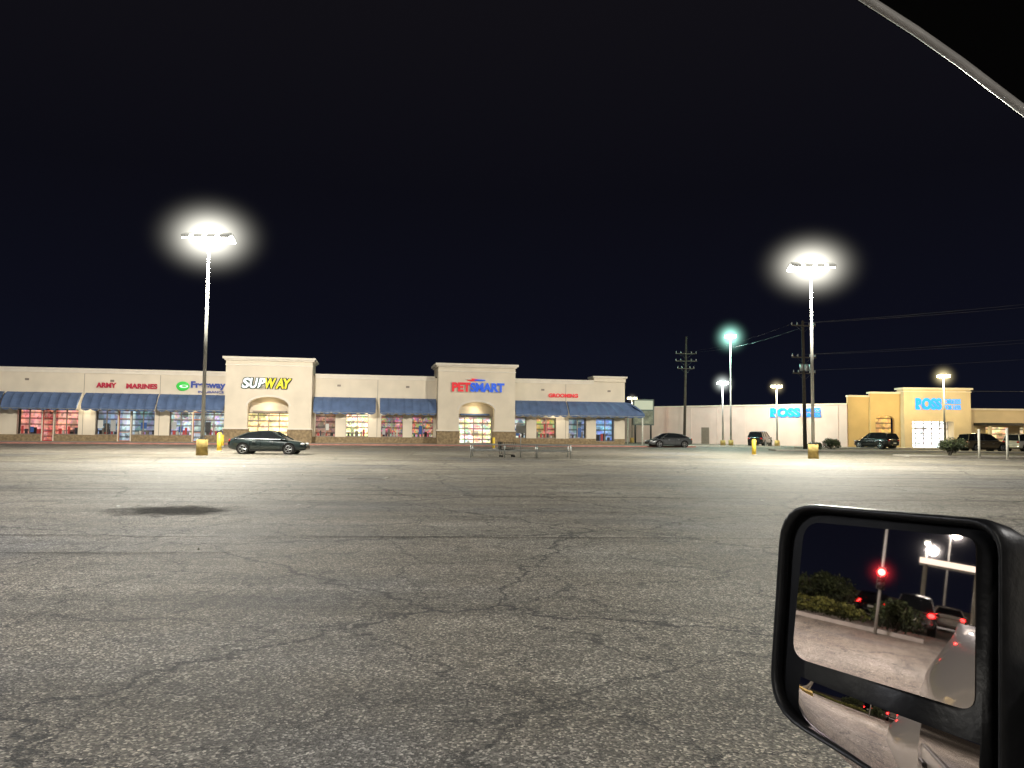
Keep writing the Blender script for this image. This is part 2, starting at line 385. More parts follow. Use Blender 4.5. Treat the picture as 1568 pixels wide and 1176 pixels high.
awning('corner_awning',55.35,TR,hip=1.8)
vs=[];prof=[(0,4.8),(.7,4.2),(1.8,3.5),(1.8,3.2)]
for y in(-1.35,9):
    for d,z in prof: vs.append((TR+.01+d,y if d>0 else max(y,0),z))
mesh('awning_return',vs,[(i,i+1,i+5,i+4) for i in range(3)],awnm,mall)
cyl('awning_post',(TR+1.6,-1.2,.13),(TR+1.6,-1.2,3.3),.08,.08,whitep,mall)
cyl('awning_post',(TR+1.6,3.5,.13),(TR+1.6,3.5,3.3),.08,.08,whitep,mall)
for t in(7.5,17,34,54):
    plight('soffit_light',(t,-.8,3.3),50,(1,.86,.62),.2,mall)
for t in(24.4,45.2):
    plight('arch_light',(t,-.7,3.7),36,(1,.80,.46),.15,mall)

# signs
redS=em('sign_red',(.42,.02,.05),.22); redB=em('sign_red_bright',(.65,.02,.03),.4); whS=em('sign_white',(.85,.87,.9),.75); yeS=em('sign_yellow',(.95,.75,.0),.35)
blS=em('sign_blue',(.01,.09,.60),.5); nvS=em('sign_navy',(.03,.06,.28),.3); grS=em('sign_green',(.04,.50,.06),.35); cyS=em('sign_cyan',(.005,.26,.85),1.0)
grn=mat('sign_outline_green',(.004,.04,.012),.6,var=0)
def sign(): return group('store_sign',(MX,MY,0),RZ)
s=sign(); text('letters_a',"ARMY",8.3,5.32,1.8,.5,redS,s,off=.035); text('letters_b',"MARINES",11.0,5.28,2.8,.5,redS,s,off=.035)
s=sign(); text('letters',"Freeway",16.9,5.28,3.25,.85,nvS,s,off=.04); text('small_letters',"INSURANCE",17.6,4.98,2.4,.22,nvS,s,off=.01)
ball('globe',(16.15,-.1,5.62),.62,grS,s,(1,.15,.75)); ball('globe_swirl',(16.25,-.18,5.6),.40,whS,s,(1,.15,.35)); ball('globe_core',(16.3,-.24,5.62),.26,grS,s,(1,.15,.35))
s=sign()
for nm,chars,m_ in(('white',(("S",21.95),("U",22.68),("B",23.42)),whS),('yellow',(("W",24.12),("A",25.12),("Y",25.85)),yeS)):
    for ch,x in chars:
        w=1.05 if ch=='W' else .78
        for dx,dz in((-.09,-.07),(.09,-.07),(-.09,.07),(.09,.07)):
            text('outline_'+ch,ch,x+dx,5.48+dz,w,1.0,grn,s,y=-1.765-.01*(dx>0)-.005*(dz>0),off=.04,shear=.22,thick=.03)
        text('letter_'+ch,ch,x,5.48,w,1.0,m_,s,y=-1.88,off=.03,shear=.22)
s=sign()
for nm,st_,x,w,m_ in(('red',"PET",42.6,1.95,redB),('blue',"SMART",44.5,3.6,blS)):
    text('outline_'+nm,st_,x-.06,5.48,w+.12,1.08,whitep,s,y=-1.78,off=.06)
    text('letters_'+nm,st_,x,5.54,w,.95,m_,s,y=-1.88,off=.045)
ball('ball_graphic',(44.8,-1.78,6.78),.34,redB,s,(1.9,.15,.45)); ball('ball_stripe',(45.5,-1.83,6.76),.24,blS,s,(2.6,.15,.4)); ball('ball_shine',(44.3,-1.85,6.85),.18,whitep,s,(2.0,.15,.4))
s=sign(); text('letters',"GROOMING",53.3,5.2,3.3,.42,redB,s,off=.035)

# ---------------------------------------------------------------- far right stores
AR=math.atan2(-21,20.2)
east=group('department_store_building',(19.05,109,0),AR)
box('side_wall',-6,29.1,0,.4,0,5.0,pinkwall,east); box('side_wall_cap',-6,29.1,-.12,.5,5.001,5.15,stucco_w,east)
for i in range(0,8): box('pilaster',i*4-.1,i*4+.1,-.05,-.002,0,4.9,pinkwall,east)
box('roll_door',9.6,10.8,-.04,-.003,0,2.2,framem,east)
s=group('store_sign',(19.05,109,0),AR)
text('letters',"ROSS",19.6,3.55,3.9,1.15,cyS,s,off=.06); text('small_letters_a',"DRESS",23.8,4.15,2.2,.5,cyS,s,off=.02); text('small_letters_b',"FOR LESS",23.8,3.55,2.2,.5,cyS,s,off=.02)
fr=group('department_store_front',(0,88,0),0)
box('front_wall_a',39.35,41.8,0,.4,0,5.9,yellowwall,fr); box('cap_a',39.3,41.8,-.15,.5,5.901,6.1,stucco_w,fr)
pts=[(41.8,0),(42.4,0),(42.4,3.2)]+[(43.5+1.1*math.cos(math.pi*(1-i/10)),3.2+.6*math.sin(math.pi*(1-i/10))) for i in range(1,10)]+[(44.6,3.2),(44.6,0),(45.3,0),(45.3,6.3),(41.8,6.3)]
prism('front_wall_b',pts,-.3,.1,yellowwall,fr); box('cap_b',41.7,45.3,-.5,.4,6.301,6.5,stucco_w,fr)
box('shop_display',42.4,44.6,.6,.65,0,3.9,display('display_far_a',(1,.55,.15),.8,21,1,.8,.5),fr)
box('tower_left_pier',45.3,46.2,-1.2,.4,0,6.8,peach,fr); box('tower_right_pier',51.0,53.0,-1.2,.4,0,6.8,peach,fr)
box('tower_lintel',46.2,51.0,-1.2,.4,3.1,6.8,peach,fr); box('tower_cap',45.1,53.2,-1.4,.6,6.801,7.0,stucco_w,fr); box('tower_cap_b',45.2,53.1,-1.3,.5,6.5,6.6,stucco_w,fr)
box('entrance_display',46.2,51,.6,.65,0,3.1,display('display_far_b',(.95,1,1),3.0,22,1.5,1.2,.4),fr)
for i in range(6): box('entrance_mullion',46.2+i*.96-.04,46.2+i*.96+.04,-.02,.08,.13,3.1,framem,fr)
box('entrance_transom',46.2,51,-.03,.09,2.2,2.3,framem,fr)
box('front_wall_c',53.0,90,0,.4,0,4.5,peach,fr); box('cap_c',53.2,90,-.2,.5,4.501,4.7,stucco_w,fr)
box('canopy',54.0,90,-2.4,-.003,2.7,3.0,darkm,fr)
for i in range(9): box('canopy_post',54.4+i*4,54.7+i*4,-2.3,-2.0,.0,2.7,peach,fr)
for i in range(8):
    box('shop_window',55.4+i*4,58+i*4,-.03,-.004,.7,2.5,display('display_far_%d'%i,(1,.7,.35),.9,30+i,1,1,.8),fr)
box('roof',41,90,.4,22,4.2,4.4,conc,fr)
s=group('store_sign',(0,86.8,0),0)
text('letters',"ROSS",46.6,4.45,3.0,1.35,cyS,s,off=.06,y=-.06); text('small_letters_a',"DRESS",49.9,5.15,1.9,.55,cyS,s,off=.02,y=-.06); text('small_letters_b',"FOR LESS",49.9,4.5,1.9,.5,cyS,s,off=.02,y=-.06)
for x,e in((41.5,560),(46,330),(51.5,300)): plight('wall_flood',(x,-4.5,5.2),e,(1,.80,.42),.2,fr)
plight('canopy_lamp',(59,-4.5,4.2),380,(1,.76,.42),.2,fr)
isl=group('kerb_island')
box('kerb_a',24,75,68.5,70.5,0,.14,conc,isl,.02)
box('kerb_b',30,75,80,84,0,.13,conc,isl)
box('kerb_c',29,40,55,57.4,0,.13,conc,isl,.02)
box('kerb_d',15,30,84,84.6,0,.13,whitep,isl)

# ---------------------------------------------------------------- lamps
def bloom_ball(name,c,R,col,s,parent,sx=1.0):  # self-glowing ball that imitates bloom around a light
    m=D.materials.new('bloom_glow'); m.use_nodes=True; nt=m.node_tree; nt.nodes.clear()
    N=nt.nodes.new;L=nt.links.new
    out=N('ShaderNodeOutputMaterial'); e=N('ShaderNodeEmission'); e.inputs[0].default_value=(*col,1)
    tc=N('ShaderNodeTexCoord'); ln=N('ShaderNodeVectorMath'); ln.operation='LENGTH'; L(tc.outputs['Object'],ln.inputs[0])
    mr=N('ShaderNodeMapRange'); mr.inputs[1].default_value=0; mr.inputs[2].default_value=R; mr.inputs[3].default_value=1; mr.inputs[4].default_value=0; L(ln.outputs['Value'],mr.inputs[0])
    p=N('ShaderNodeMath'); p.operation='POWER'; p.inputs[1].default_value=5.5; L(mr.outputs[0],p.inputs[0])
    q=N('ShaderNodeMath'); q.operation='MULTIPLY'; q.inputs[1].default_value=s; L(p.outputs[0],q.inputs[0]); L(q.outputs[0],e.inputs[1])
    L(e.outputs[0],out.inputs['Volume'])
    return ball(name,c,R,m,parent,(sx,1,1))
def area_lamp(x,y,h,em_,col,e,down,n=4,hz=3.6,hs=3.0,arm=1.15,ang=150):
    g=group('street_lamp',(x,y,0))
    cyl('concrete_base',(0,0,0),(0,0,.95),.34,.32,ybase,g,20); cyl('base_plate',(0,0,.951),(0,0,1.0),.24,.24,darkm,g)
    for a in range(4): cyl('anchor_bolt',(.17*math.cos(a*1.57+.7),.17*math.sin(a*1.57+.7),1.0),(.17*math.cos(a*1.57+.7),.17*math.sin(a*1.57+.7),1.08),.02,.02,galv,g,6)
    cyl('pole',(0,0,.0),(0,0,h),.12,.07,polem,g,12)
    tube('cross_arm',[(-arm,0,h-.15),(arm,0,h-.15)],.04,polem,g)
    for i in range(n):
        px=-arm+2*arm*i/(n-1)
        for sy in(-1,1):
            hh=box('lamp_housing',-.26,.26,-.36,.36,-.08,.10,galv,g,.03); hh.location=(px,sy*.42,h+.02); hh.rotation_euler=(sy*-.42,0,0)
            ll=box('lamp_lens',-.23,.23,-.32,.32,-.16,-.082,em_,g,.05); ll.location=(px,sy*.42,h+.02); ll.rotation_euler=(sy*-.42,0,0)
    plight('lamp_light',(0,0,h-.55),e,col,.35,g)
    spot('down_light',(0,0,h-.5),(0,0,-1),down,col,ang,g,.5,1.0)
    if hs>0: bloom_ball('bloom_glow',(0,0,h),hz,col,hs,g,1.35)
    return g
g1=area_lamp(-18.5,45,13.2,lampW,(1,.97,.84),6500,30000)
g2=area_lamp(20.0,50,12.9,lampW,(1,.96,.82),6500,30000)
spot('wall_spot',(0,0,12.6),wl(9,0,2)-Vector((-18.5,45,12.6)),34000,(1,.93,.82),125,g1)
spot('wall_spot',(0,0,12.4),wl(48,0,2)-Vector((20,50,12.4)),30000,(1,.93,.81),110,g2)
spot('flood_near',(0,0,12.6),(11,-24,-11.5),26000,(1,.96,.84),110,g1)
spot('flood_near',(0,0,12.4),(-10,-25,-11.5),26000,(1,.95,.82),110,g2)
def small_lamp(x,y,h,em_,col,e,hz,hs,r=.3):
    g=group('street_lamp',(x,y,0)); cyl('base',(0,0,0),(0,0,.7),.3,.28,ybase,g,16)
    cyl('pole',(0,0,0),(0,0,h),.11,.07,polem,g)
    for sx in(-.4,.4):
        b=box('lamp_housing',-.3,.3,-.2,.2,-.05,.12,galv,g,.03); b.location=(sx,0,h+.05)
        b=box('lamp_lens',-.26,.26,-.17,.17,-.25,-.052,em_,g,.07); b.location=(sx,0,h+.05)
    tube('arm',[(-.4,0,h),(.4,0,h)],.035,polem,g)
    plight('lamp_light',(0,-.4,h-.6),e,col,.3,g)
    if hs>0: bloom_ball('bloom_glow',(0,0,h-.1),hz,col,hs,g)
    return g
g3=small_lamp(25.6,88,12.9,lampG,(.45,1,.82),5000,3.0,3.4)
spot('wall_spot',(0,0,12.2),(8,8,-9),8500,(1,.88,.80),120,g3)  # warm spot added on this pole to brighten the store side wall
small_lamp(24.1,86,7.3,lampWs,(.9,1,.95),1700,2.0,3.0)
small_lamp(31.7,90,7.2,lampY,(1,.86,.52),1300,1.7,2.2)
small_lamp(46,80,7.9,lampY,(1,.84,.45),2200,2.0,3.0)
area_lamp(-19,6,13.2,lampW,(.94,.95,1),300,24000,hs=0,ang=158)
area_lamp(22,4,12.9,lampW,(1,.96,.92),300,24000,hs=0,ang=158)
area_lamp(2,-34,13,lampW,(1,.97,.92),4000,14000,hs=0)

# ---------------------------------------------------------------- utility poles + wires
def upole(x,y,h,rz,arms,lean=0):
    g=group('utility_pole',(x,y,0),rz)
    cyl('pole',(0,0,0),(lean,0,h),.20,.13,wood,g)
    for z,w in arms:
        lx=lean*z/h
        box('crossarm',lx-w,lx+w,-.18,-.06,z-.06,z+.06,wood,g)
        for f in(-.95,-.5,.5,.95):
            cyl('insulator',(lx+w*f,-.12,z+.06),(lx+w*f,-.12,z+.32),.07,.05,galv,g,8)
        tube('brace',[(lx+w*.6,-.12,z-.05),(lx,-.12,z-.7)],.02,darkm,g); tube('brace',[(lx-w*.6,-.12,z-.05),(lx,-.12,z-.7)],.02,darkm,g)
    return g
upole(22.9,100,14.3,.0,[(12.0,1.4),(11.0,1.4),(10.0,1.1)],.3)
ug=upole(29.2,75,12.9,.15,[(12.4,1.3),(9.2,1.3),(7.6,1.2)],-.1)
for k in range(3): cyl('transformer',(-.5+k*.5,-.45,7.8),(-.5+k*.5,-.45,8.5),.18,.18,galv,ug,12)
wirem=mat('wire',(.05,.05,.055),.6,var=0)
pw=group('power_lines')
def wire(a,b,sag,r=.014):
    a=Vector(a);b=Vector(b);pts=[]
    for i in range(25):
        t=i/24; p=a.lerp(b,t); p.z-=sag*4*t*(1-t); pts.append(p)
    tube('wire',pts,r,wirem,pw)
for dy,za,zb in((0,12.7,18.2),(.8,12.7,17.6),(0,9.5,14.8),(.7,9.5,14.0),(.3,7.9,12.6)):
    wire((29+dy,75,za),(85,55+dy,zb),.9,.012)
for dx in(-1,1): wire((22.9+dx,100,12.2),(29+dx,75,12.6),.6,.006)
wire((52,86,6.6),(90,80,7.2),.2,.02)

# ---------------------------------------------------------------- pylon sign
pg=group('pylon_sign',(17.6,101,0),.2)
cyl('post',(-1.1,0,0),(-1.1,0,3.5),.12,.12,darkm,pg); cyl('post',(1.1,0,0),(1.1,0,3.5),.12,.12,darkm,pg)
box('cabinet',-1.5,1.5,-.2,.2,2.4,5.9,mat('sign_cabinet',(.10,.10,.09),.6),pg,.05)
box('panel_a',-1.3,1.3,-.22,-.203,4.5,5.7,em('panel_glow',(.45,.42,.34),.3),pg)
box('panel_b',-1.3,1.3,-.22,-.203,2.6,4.3,mat('panel_dull',(.2,.18,.14),.6,var=.5,scale=2),pg)
small_lamp(16.6,104,6.2,lampY,(1,.9,.7),300,1.2,1.5)

# ---------------------------------------------------------------- cars
def paint(name,c,r=.25,mt=.4):
    m=mat(name,c,r,metal=mt,var=0); m.node_tree.nodes['Principled BSDF'].inputs['Coat Weight'].default_value=.7; return m
def car(loc,rz,pm_,kind='sedan',name='parked_car',lights=False):
    g=group(name,loc,rz)
    if kind=='sedan':
        st=[(-2.42,.66,.42,.82),(-2.34,.80,.30,.98),(-1.9,.89,.22,1.03),(-.9,.92,.19,.98),(.5,.92,.19,.95),(1.15,.91,.20,.93),(1.8,.88,.22,.83),(2.25,.78,.25,.70),(2.42,.58,.32,.58)]
        cab=[(-2.0,.99),(-1.15,1.36),(-.6,1.44),(0.0,1.46),(.35,1.42),(1.3,.90)]; wr=.33; wx=(-1.42,1.42)
        pil=[-.42]
    else:
        st=[(-2.30,.78,.45,1.0),(-2.26,.86,.35,1.10),(-1.8,.92,.28,1.12),(-.9,.94,.26,1.10),(.5,.94,.26,1.08),(1.05,.93,.26,1.06),(1.75,.90,.28,.98),(2.2,.82,.30,.86),(2.32,.66,.36,.72)]
        cab=[(-2.25,1.08),(-2.0,1.66),(-1.2,1.75),(-.1,1.75),(.25,1.70),(1.15,1.04)]; wr=.37; wx=(-1.4,1.42); pil=[-.5,-1.4]
    vs=[];fs=[]
    for x,hw,zb,zt in st:
        zm=(zb+zt)/2
        for y,z in((0,zb),(hw*.85,zb),(hw*.98,zb+.10),(hw,zm),(hw*.96,zt-.08),(hw*.80,zt),(0,zt+.03)): vs.append((x,y,z))
        for y,z in((hw*.80,zt),(hw*.96,zt-.08),(hw,zm),(hw*.98,zb+.10),(hw*.85,zb)): vs.append((x,-y,z))
    K=12
    for i in range(len(st)-1):
        for j in range(K): fs.append((i*K+j,i*K+(j+1)%K,(i+1)*K+(j+1)%K,(i+1)*K+j))
    fs.append(tuple(range(K))); fs.append(tuple(range(len(st)*K-1,(len(st)-1)*K-1,-1)))
    b=mesh('body',vs,fs,pm_,g,True); s_=b.modifiers.new('s','SUBSURF'); s_.levels=2; s_.render_levels=2
    zb=cab[0][1]; zr=max(z for _,z in cab)
    def hw(z): return .84-(z-.95)/(zr-.95)*.24
    n=len(cab); vs=[(x,-hw(z),z) for x,z in cab]+[(x,hw(z),z) for x,z in cab]
    fs=[tuple(range(n)),tuple(range(2*n-1,n-1,-1))]+[(i,i+n,i+1+n,i+1) for i in range(n-1)]
    mesh('glass',vs,fs,cglass,g)
    rp=cab[1:-1]
    vs=[]
    for x,z in rp: vs+=[(x,-hw(z)-.015,z-.03),(x,-hw(z)+.05,z+.02),(x,0,z+.045),(x,hw(z)-.05,z+.02),(x,hw(z)+.015,z-.03)]
    fs=[(i*5+j,i*5+j+1,i*5+j+6,i*5+j+5) for i in range(len(rp)-1) for j in range(4)]
    mesh('roof',vs,fs,pm_,g,True)
    for sy in(-1,1):
        tube('window_chrome',[(cab[0][0]+.1,sy*(hw(.97)+.03),cab[0][1]+.0),(cab[-1][0]-.1,sy*(hw(.97)+.03),cab[-1][1]+.05)],.012,rim,g)
        for a,c in((cab[0],cab[1]),(cab[-1],cab[-2])): tube('pillar',[(a[0],sy*hw(a[1]),a[1]),(c[0],sy*hw(c[1]),c[1])],.045,pm_,g)
        for px in pil: tube('door_pillar',[(px,sy*(hw(.95)+.005),.95),(px-.06,sy*(hw(zr)+.005),zr-.02)],.03,blackg,g)
        for dx in(-1.0,-.35,.95): box('door_gap',dx-.006,dx+.006,sy*.915-.012,sy*.915+.012,.35,.9,blackg,g)
        box('sill_trim',-1.0,1.0,sy*.90-.03,sy*.90+.03,.2,.27,blackp,g)
        for dx in(-.75,.35): box('door_handle',dx-.1,dx+.1,sy*.93-.02,sy*.93+.02,.78,.81,rim,g)
        ball('wing_mirror',(1.0,sy*.98,1.0),.1,pm_,g,(.7,1,.7))
        for x in wx:
            cyl('wheel_arch',(x,sy*.6,wr+.03),(x,sy*.918,wr+.03),wr+.07,wr+.07,blackg,g,28)
            cyl('tyre',(x,sy*.68,wr),(x,sy*.935,wr),wr,wr,rub,g,28)
            cyl('rim_disc',(x,sy*.93,wr),(x,sy*.94,wr),wr*.66,wr*.62,blackg,g,24)
            for k in range(5):
                a=k*1.2566; tube('spoke',[(x,sy*.945,wr),(x+wr*.62*math.cos(a),sy*.942,wr+wr*.62*math.sin(a))],.028,rim,g)
            tube('rim_ring',[(x+wr*.66*math.cos(a*.2618),sy*.942,wr+wr*.66*math.sin(a*.2618)) for a in range(25)],.016,rim,g)
        zt=.66 if kind=='sedan' else .84
        ball('headlight',(st[-2][0]-.02,sy*.66,zt),.14,headl,g,(1,1,.5))
        ball('taillight',(-2.30,sy*.68,.86 if kind=='sedan' else .95),.14,em('tail_on',(1,.02,.02),18) if lights else tail,g,(.5,1,.7))
    box('grille',st[-1][0]-.04,st[-1][0]+.012,-.4,.4,.4,.52,blackg,g); box('number_plate',-2.44,-2.43,-.2,.2,.6,.72,whitep,g)
    return g
dkc=paint('car_paint_charcoal',(.035,.05,.05)); gry=paint('car_paint_grey',(.10,.105,.11)); blkp=paint('car_paint_black',(.012,.012,.014))
brn=paint('car_paint_bronze',(.14,.11,.07)); whc=paint('car_paint_white',(.6,.58,.52),mt=0)
car((-15.5,48.2,0),.05,dkc)
car((16.3,78.5,0),math.pi+.25,gry)
car((28.7,87,0),1.0,blkp,'suv')
car((39.4,81.5,0),1.95,blkp,'suv')
car((46.6,74.5,0),.15,brn,'suv'); car((52.3,77,0),.5,whc,'suv')

# ---------------------------------------------------------------- street furniture
def bollard(x,y,h,r,m):
    g=group('bollard',(x,y,0)); cyl('post',(0,0,0),(0,0,h-r*.6),r,r,m,g,16); ball('cap',(0,0,h-r*.6),r,m,g,(1,1,.6)); cyl('footing',(0,0,0),(0,0,.05),r*1.8,r*1.7,conc,g,16)
bollard(-20.2,52,1.3,.16,yellow); bollard(18.0,56,1.2,.15,yellow)
bollard(33.5,54,2.1,.08,whitep); bollard(34.2,52,2.2,.08,whitep); bollard(-24.6,64,1.0,.12,yellow)
bollard(-1.6,66,1.0,.12,yellow)
cc=group('cart_corral',(.55,46,0))
for y in(0,2.3):
    for z in(.42,.78): tube('rail',[(-3.05,y,z),(3.05,y,z)],.032,galv,cc)
    for x in(-3.05,-1,1,3.05): cyl('post',(x,y,0),(x,y,.8),.035,.035,galv,cc,8)
tube('end_rail',[(-3.05,0,.78),(-3.05,2.3,.78)],.028,galv,cc)
cyl('sign_post',(0,1.2,0),(0,1.2,2.0),.03,.03,galv,cc,8); box('corral_sign',-.3,.3,1.16,1.18,1.5,2.0,mat('corral_sign_face',(.3,.3,.27),.5),cc)
sc=group('shopping_cart',(-.3,47.1,0),.3)
vs=[(-.42,-.25,.45),(.42,-.2,.5),(.42,.2,.5),(-.42,.25,.45),(-.52,-.28,.95),(.5,-.24,.9),(.5,.24,.9),(-.52,.28,.95)]
for a,b_ in((0,1),(1,2),(2,3),(3,0),(4,5),(5,6),(6,7),(7,4),(0,4),(1,5),(2,6),(3,7)): tube('basket_wire',[vs[a],vs[b_]],.014,darkm,sc)
for i in range(1,7):
    f=i/7
    for p,q,r,s_ in((0,1,4,5),(3,2,7,6)):
        A=Vector(vs[p]).lerp(Vector(vs[q]),f);B=Vector(vs[r]).lerp(Vector(vs[s_]),f); tube('basket_wire',[A,B],.008,darkm,sc)
for sy in(-.22,.22):
    tube('frame',[(-.5,sy,.95),(-.4,sy,.2),(.4,sy,.15)],.016,darkm,sc)
    for x in(-.38,.4): cyl('caster',(x,sy-.015,.07),(x,sy+.015,.07),.07,.07,rub,sc,12)
box('child_seat',-.5,-.42,-.24,.24,.5,.95,darkm,sc)

# ---------------------------------------------------------------- bushes
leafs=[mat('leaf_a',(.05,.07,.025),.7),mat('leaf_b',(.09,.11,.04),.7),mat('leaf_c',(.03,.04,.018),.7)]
leafy=[mat('leaf_yellow_a',(.17,.18,.04),.7),mat('leaf_yellow_b',(.28,.28,.08),.7),mat('leaf_yellow_c',(.06,.07,.02),.7)]
def bush(name,x,y,w,d,h,n=2600,seed=1,ls=.07,lm=None,lumpy=8):
    rnd=random.Random(seed); vs=[];fs=[];mi=[]
    lumps=[(rnd.uniform(-.65,.65)*w/2,rnd.uniform(-.75,.75)*d/2,rnd.uniform(.35,.72)*h,rnd.uniform(.22,.40)) for _ in range(int(lumpy+w*2))]
    mn=min(w,d,2.6)
    for i in range(n):
        lx,ly,lz,r=rnd.choice(lumps); v=Vector((rnd.gauss(0,1),rnd.gauss(0,1),rnd.gauss(0,1))).normalized()*(rnd.uniform(.55,1.08))
        p=Vector((lx+v.x*r*mn*.6,ly+v.y*r*mn*.9,max(.05,lz+v.z*r*h*.75)))
        a=Vector((rnd.gauss(0,1),rnd.gauss(0,1),rnd.gauss(0,1))).normalized(); b=a.orthogonal().normalized(); s=ls*rnd.uniform(.6,1.4)
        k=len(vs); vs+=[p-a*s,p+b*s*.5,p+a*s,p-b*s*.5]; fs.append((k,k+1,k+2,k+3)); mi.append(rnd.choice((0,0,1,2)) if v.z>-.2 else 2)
    g=group(name,(x,y,0)); mesh('foliage',vs,fs,lm or leafs,g,mi=mi)
    for i in range(7): tube('twig',[(rnd.uniform(-.1,.1),0,0),(rnd.uniform(-.35,.35)*w,rnd.uniform(-.3,.3)*d,h*.7)],.018,wood,g)
bush('shrub',32.5,56,2.3,1.8,1.6,3200,2); bush('shrub',30.0,71,2.1,1.6,1.3,2200,3); bush('shrub',28.2,70,1.5,1.2,.9,1500,5)
bush('hedge',-34,6.2,1.6,9.0,.95,9000,8,.08,leafy,40)
bush('shrub',-40,5.2,2.5,2.8,2.3,3500,9,.1); bush('shrub',-33,1.6,1.8,1.6,1.7,2500,12,.08)
box('planter_kerb',-32.6,-32.3,.6,14,0,.15,conc)

# ---------------------------------------------------------------- things behind the vehicle, seen in its mirror
car((-42,1.0,0),math.pi,gry,'suv',lights=True); car((-50,3.2,0),math.pi,blkp,'sedan',lights=True); car((-55,-.8,0),math.pi,whc,'sedan',lights=True)
tl=group('traffic_light',(-31,2.2,0)); cyl('pole',(0,0,0),(0,0,4.0),.06,.05,polem,tl); box('signal_head',-.12,.12,-.15,.15,1.65,2.5,blackp,tl,.03)
for z,m_ in((2.3,em('signal_red',(1,.03,.03),30)),(2.05,blackg),(1.8,blackg)): ball('lens',(.13,0,z),.13,m_,tl,(.4,1,1))
plight('signal_glow',(.4,0,2.3),25,(1,.03,.02),.12,tl)
bloom_ball('bloom_glow',(.2,0,2.3),.9,(1,.05,.08),3.5,tl)
cn=group('gas_station_canopy',(-62,-.5,0)); box('deck',-2,2,-2.4,1.6,4.1,4.5,whitep,cn); box('fascia',2.001,2.05,-2.4,1.6,4.1,4.5,em('fascia_lit',(1,.95,.85),1.5),cn)
for y in(-2,1.2): cyl('column',(0,y,0),(0,y,4.1),.15,.15,whitep,cn)
small_lamp(-66,.7,6.0,lampWs,(1,1,1),1500,1,0); small_lamp(-75,-1.0,8.2,lampWs,(1,1,1),1500,1,0)

# ---------------------------------------------------------------- own vehicle (camera looks out of the driver's window)
truck=group('pickup_truck')
silver=paint('truck_silver',(.50,.50,.49),.3,.3)
YS=.66
def panel(name,pts,y,m,thick=.04):
    o=prism(name,pts,y-thick,y,m,truck); bb=o.modifiers.new('b','BEVEL'); bb.width=.012; bb.segments=2; return o
panel('front_door',[(-.45,.5),(.95,.5),(.95,1.22),(-.45,1.28)],YS,silver)
panel('rear_door',[(-1.4,.5),(-.46,.5),(-.46,1.28),(-1.4,1.32)],YS,silver)
vs=[];fs=[]
xsn=[-1.42,-1.8,-2.3,-3.0,-3.6,-4.2,-4.5]; bl=[.02,.09,.18,.21,.18,.10,.02]
pr=[(.45,0),(.8,.55),(1.05,1),(1.25,.85),(1.42,.35),(1.5,0),(1.5,-1.2)]
for x,bv in zip(xsn,bl):
    for z,k in pr: vs.append((x,YS+bv*k if k>=0 else YS-.2,z))
Pn=len(pr)
for i in range(len(xsn)-1):
    for j in range(Pn-1): fs.append((i*Pn+j,i*Pn+j+1,(i+1)*Pn+j+1,(i+1)*Pn+j))
mesh('bed_side',vs,fs,silver,truck,True)
cyl('rear_wheel',(-3,YS-.25,.4),(-3,YS+.05,.4),.4,.4,rub,truck,28)
box('door_handle',-.3,-.1,YS+.001,YS+.03,1.12,1.16,blackp,truck,.008)
box('rear_handle',-1.3,-1.1,YS+.001,YS+.03,1.16,1.20,blackp,truck,.008)
panel('front_fender',[(.96,.5),(2.4,.5),(2.4,1.05),(.96,1.2)],YS,silver)
cyl('front_wheel',(1.7,YS-.25,.4),(1.7,YS+.05,.4),.4,.4,rub,truck,28)
cv=[(x-.006,z-.006) for x,z in [(-.1,2.345),(.10,2.315),(.24,2.262),(.327,2.216),(.38,2.181),(.42,2.152),(.486,2.100),(.55,2.045),(.62,1.98),(.80,1.79),(1.0,1.56),(1.25,1.22)]]
outer=[(x+.3,z+.3) for x,z in cv]
prism('a_pillar',cv+outer[::-1],YS+.015,YS+.03,blackd,truck)
glintm=mat('edge_glint',(.62,.60,.57),.4,metal=.1,var=.15,scale=25)  # pale colour stands in for light reflected along the pillar edge
tube('pillar_edge_glint',[(x-.002,YS+.018,z-.002) for x,z in cv],.0042,glintm,truck)

# side mirror
n=Vector((-.854,-.505,.110)).normalized(); e1=Vector((-n.y,n.x,0)).normalized()
if e1.x<0: e1=-e1
e2=n.cross(e1)
if e2.z<0: e2=-e2
C=Vector((.465,.9375,1.575))
sm=group('side_mirror'); sm.matrix_world=Matrix(((e1.x,e2.x,n.x,C.x),(e1.y,e2.y,n.y,C.y),(e1.z,e2.z,n.z,C.z),(0,0,0,1)))
def rpoly(cs,seg=7):
    out=[];N_=len(cs)
    for i,(x,y,r) in enumerate(cs):
        p=Vector((x,y));a=(Vector(cs[i-1][:2])-p).normalized();b=(Vector(cs[(i+1)%N_][:2])-p).normalized()
        A=p+a*r;B=p+b*r
        for k in range(seg):
            t=k/(seg-1); out.append((1-t)**2*A+2*t*(1-t)*p+t*t*B)
    return out
house=rpoly([(-.160,.122,.055),(.132,.128,.035),(.142,-.225,.04),(.0,-.185,.05),(-.160,-.160,.055)])
cx,cy=-.01,-.03
rings=[(.945,.0),(.97,.010),(.99,.014),(1.005,.012),(1.02,.0),(1.035,-.03),(1.02,-.08),(.93,-.12),(.75,-.145),(.4,-.155)]
vs=[];M=len(house)
for s_,z in rings:
    for p in house:
        drop=0 if z>-.02 else (-.02*min(1,(-z)/.1) if p.y>.05 else 0)
        vs.append((cx+(p.x-cx)*s_,cy+(p.y-cy)*s_+drop,z))
fs=[(i*M+j,i*M+(j+1)%M,(i+1)*M+(j+1)%M,(i+1)*M+j) for i in range(len(rings)-1) for j in range(M)]
fs.append(tuple(range(M)));fs.append(tuple(range(len(vs)-1,len(vs)-M-1,-1)))
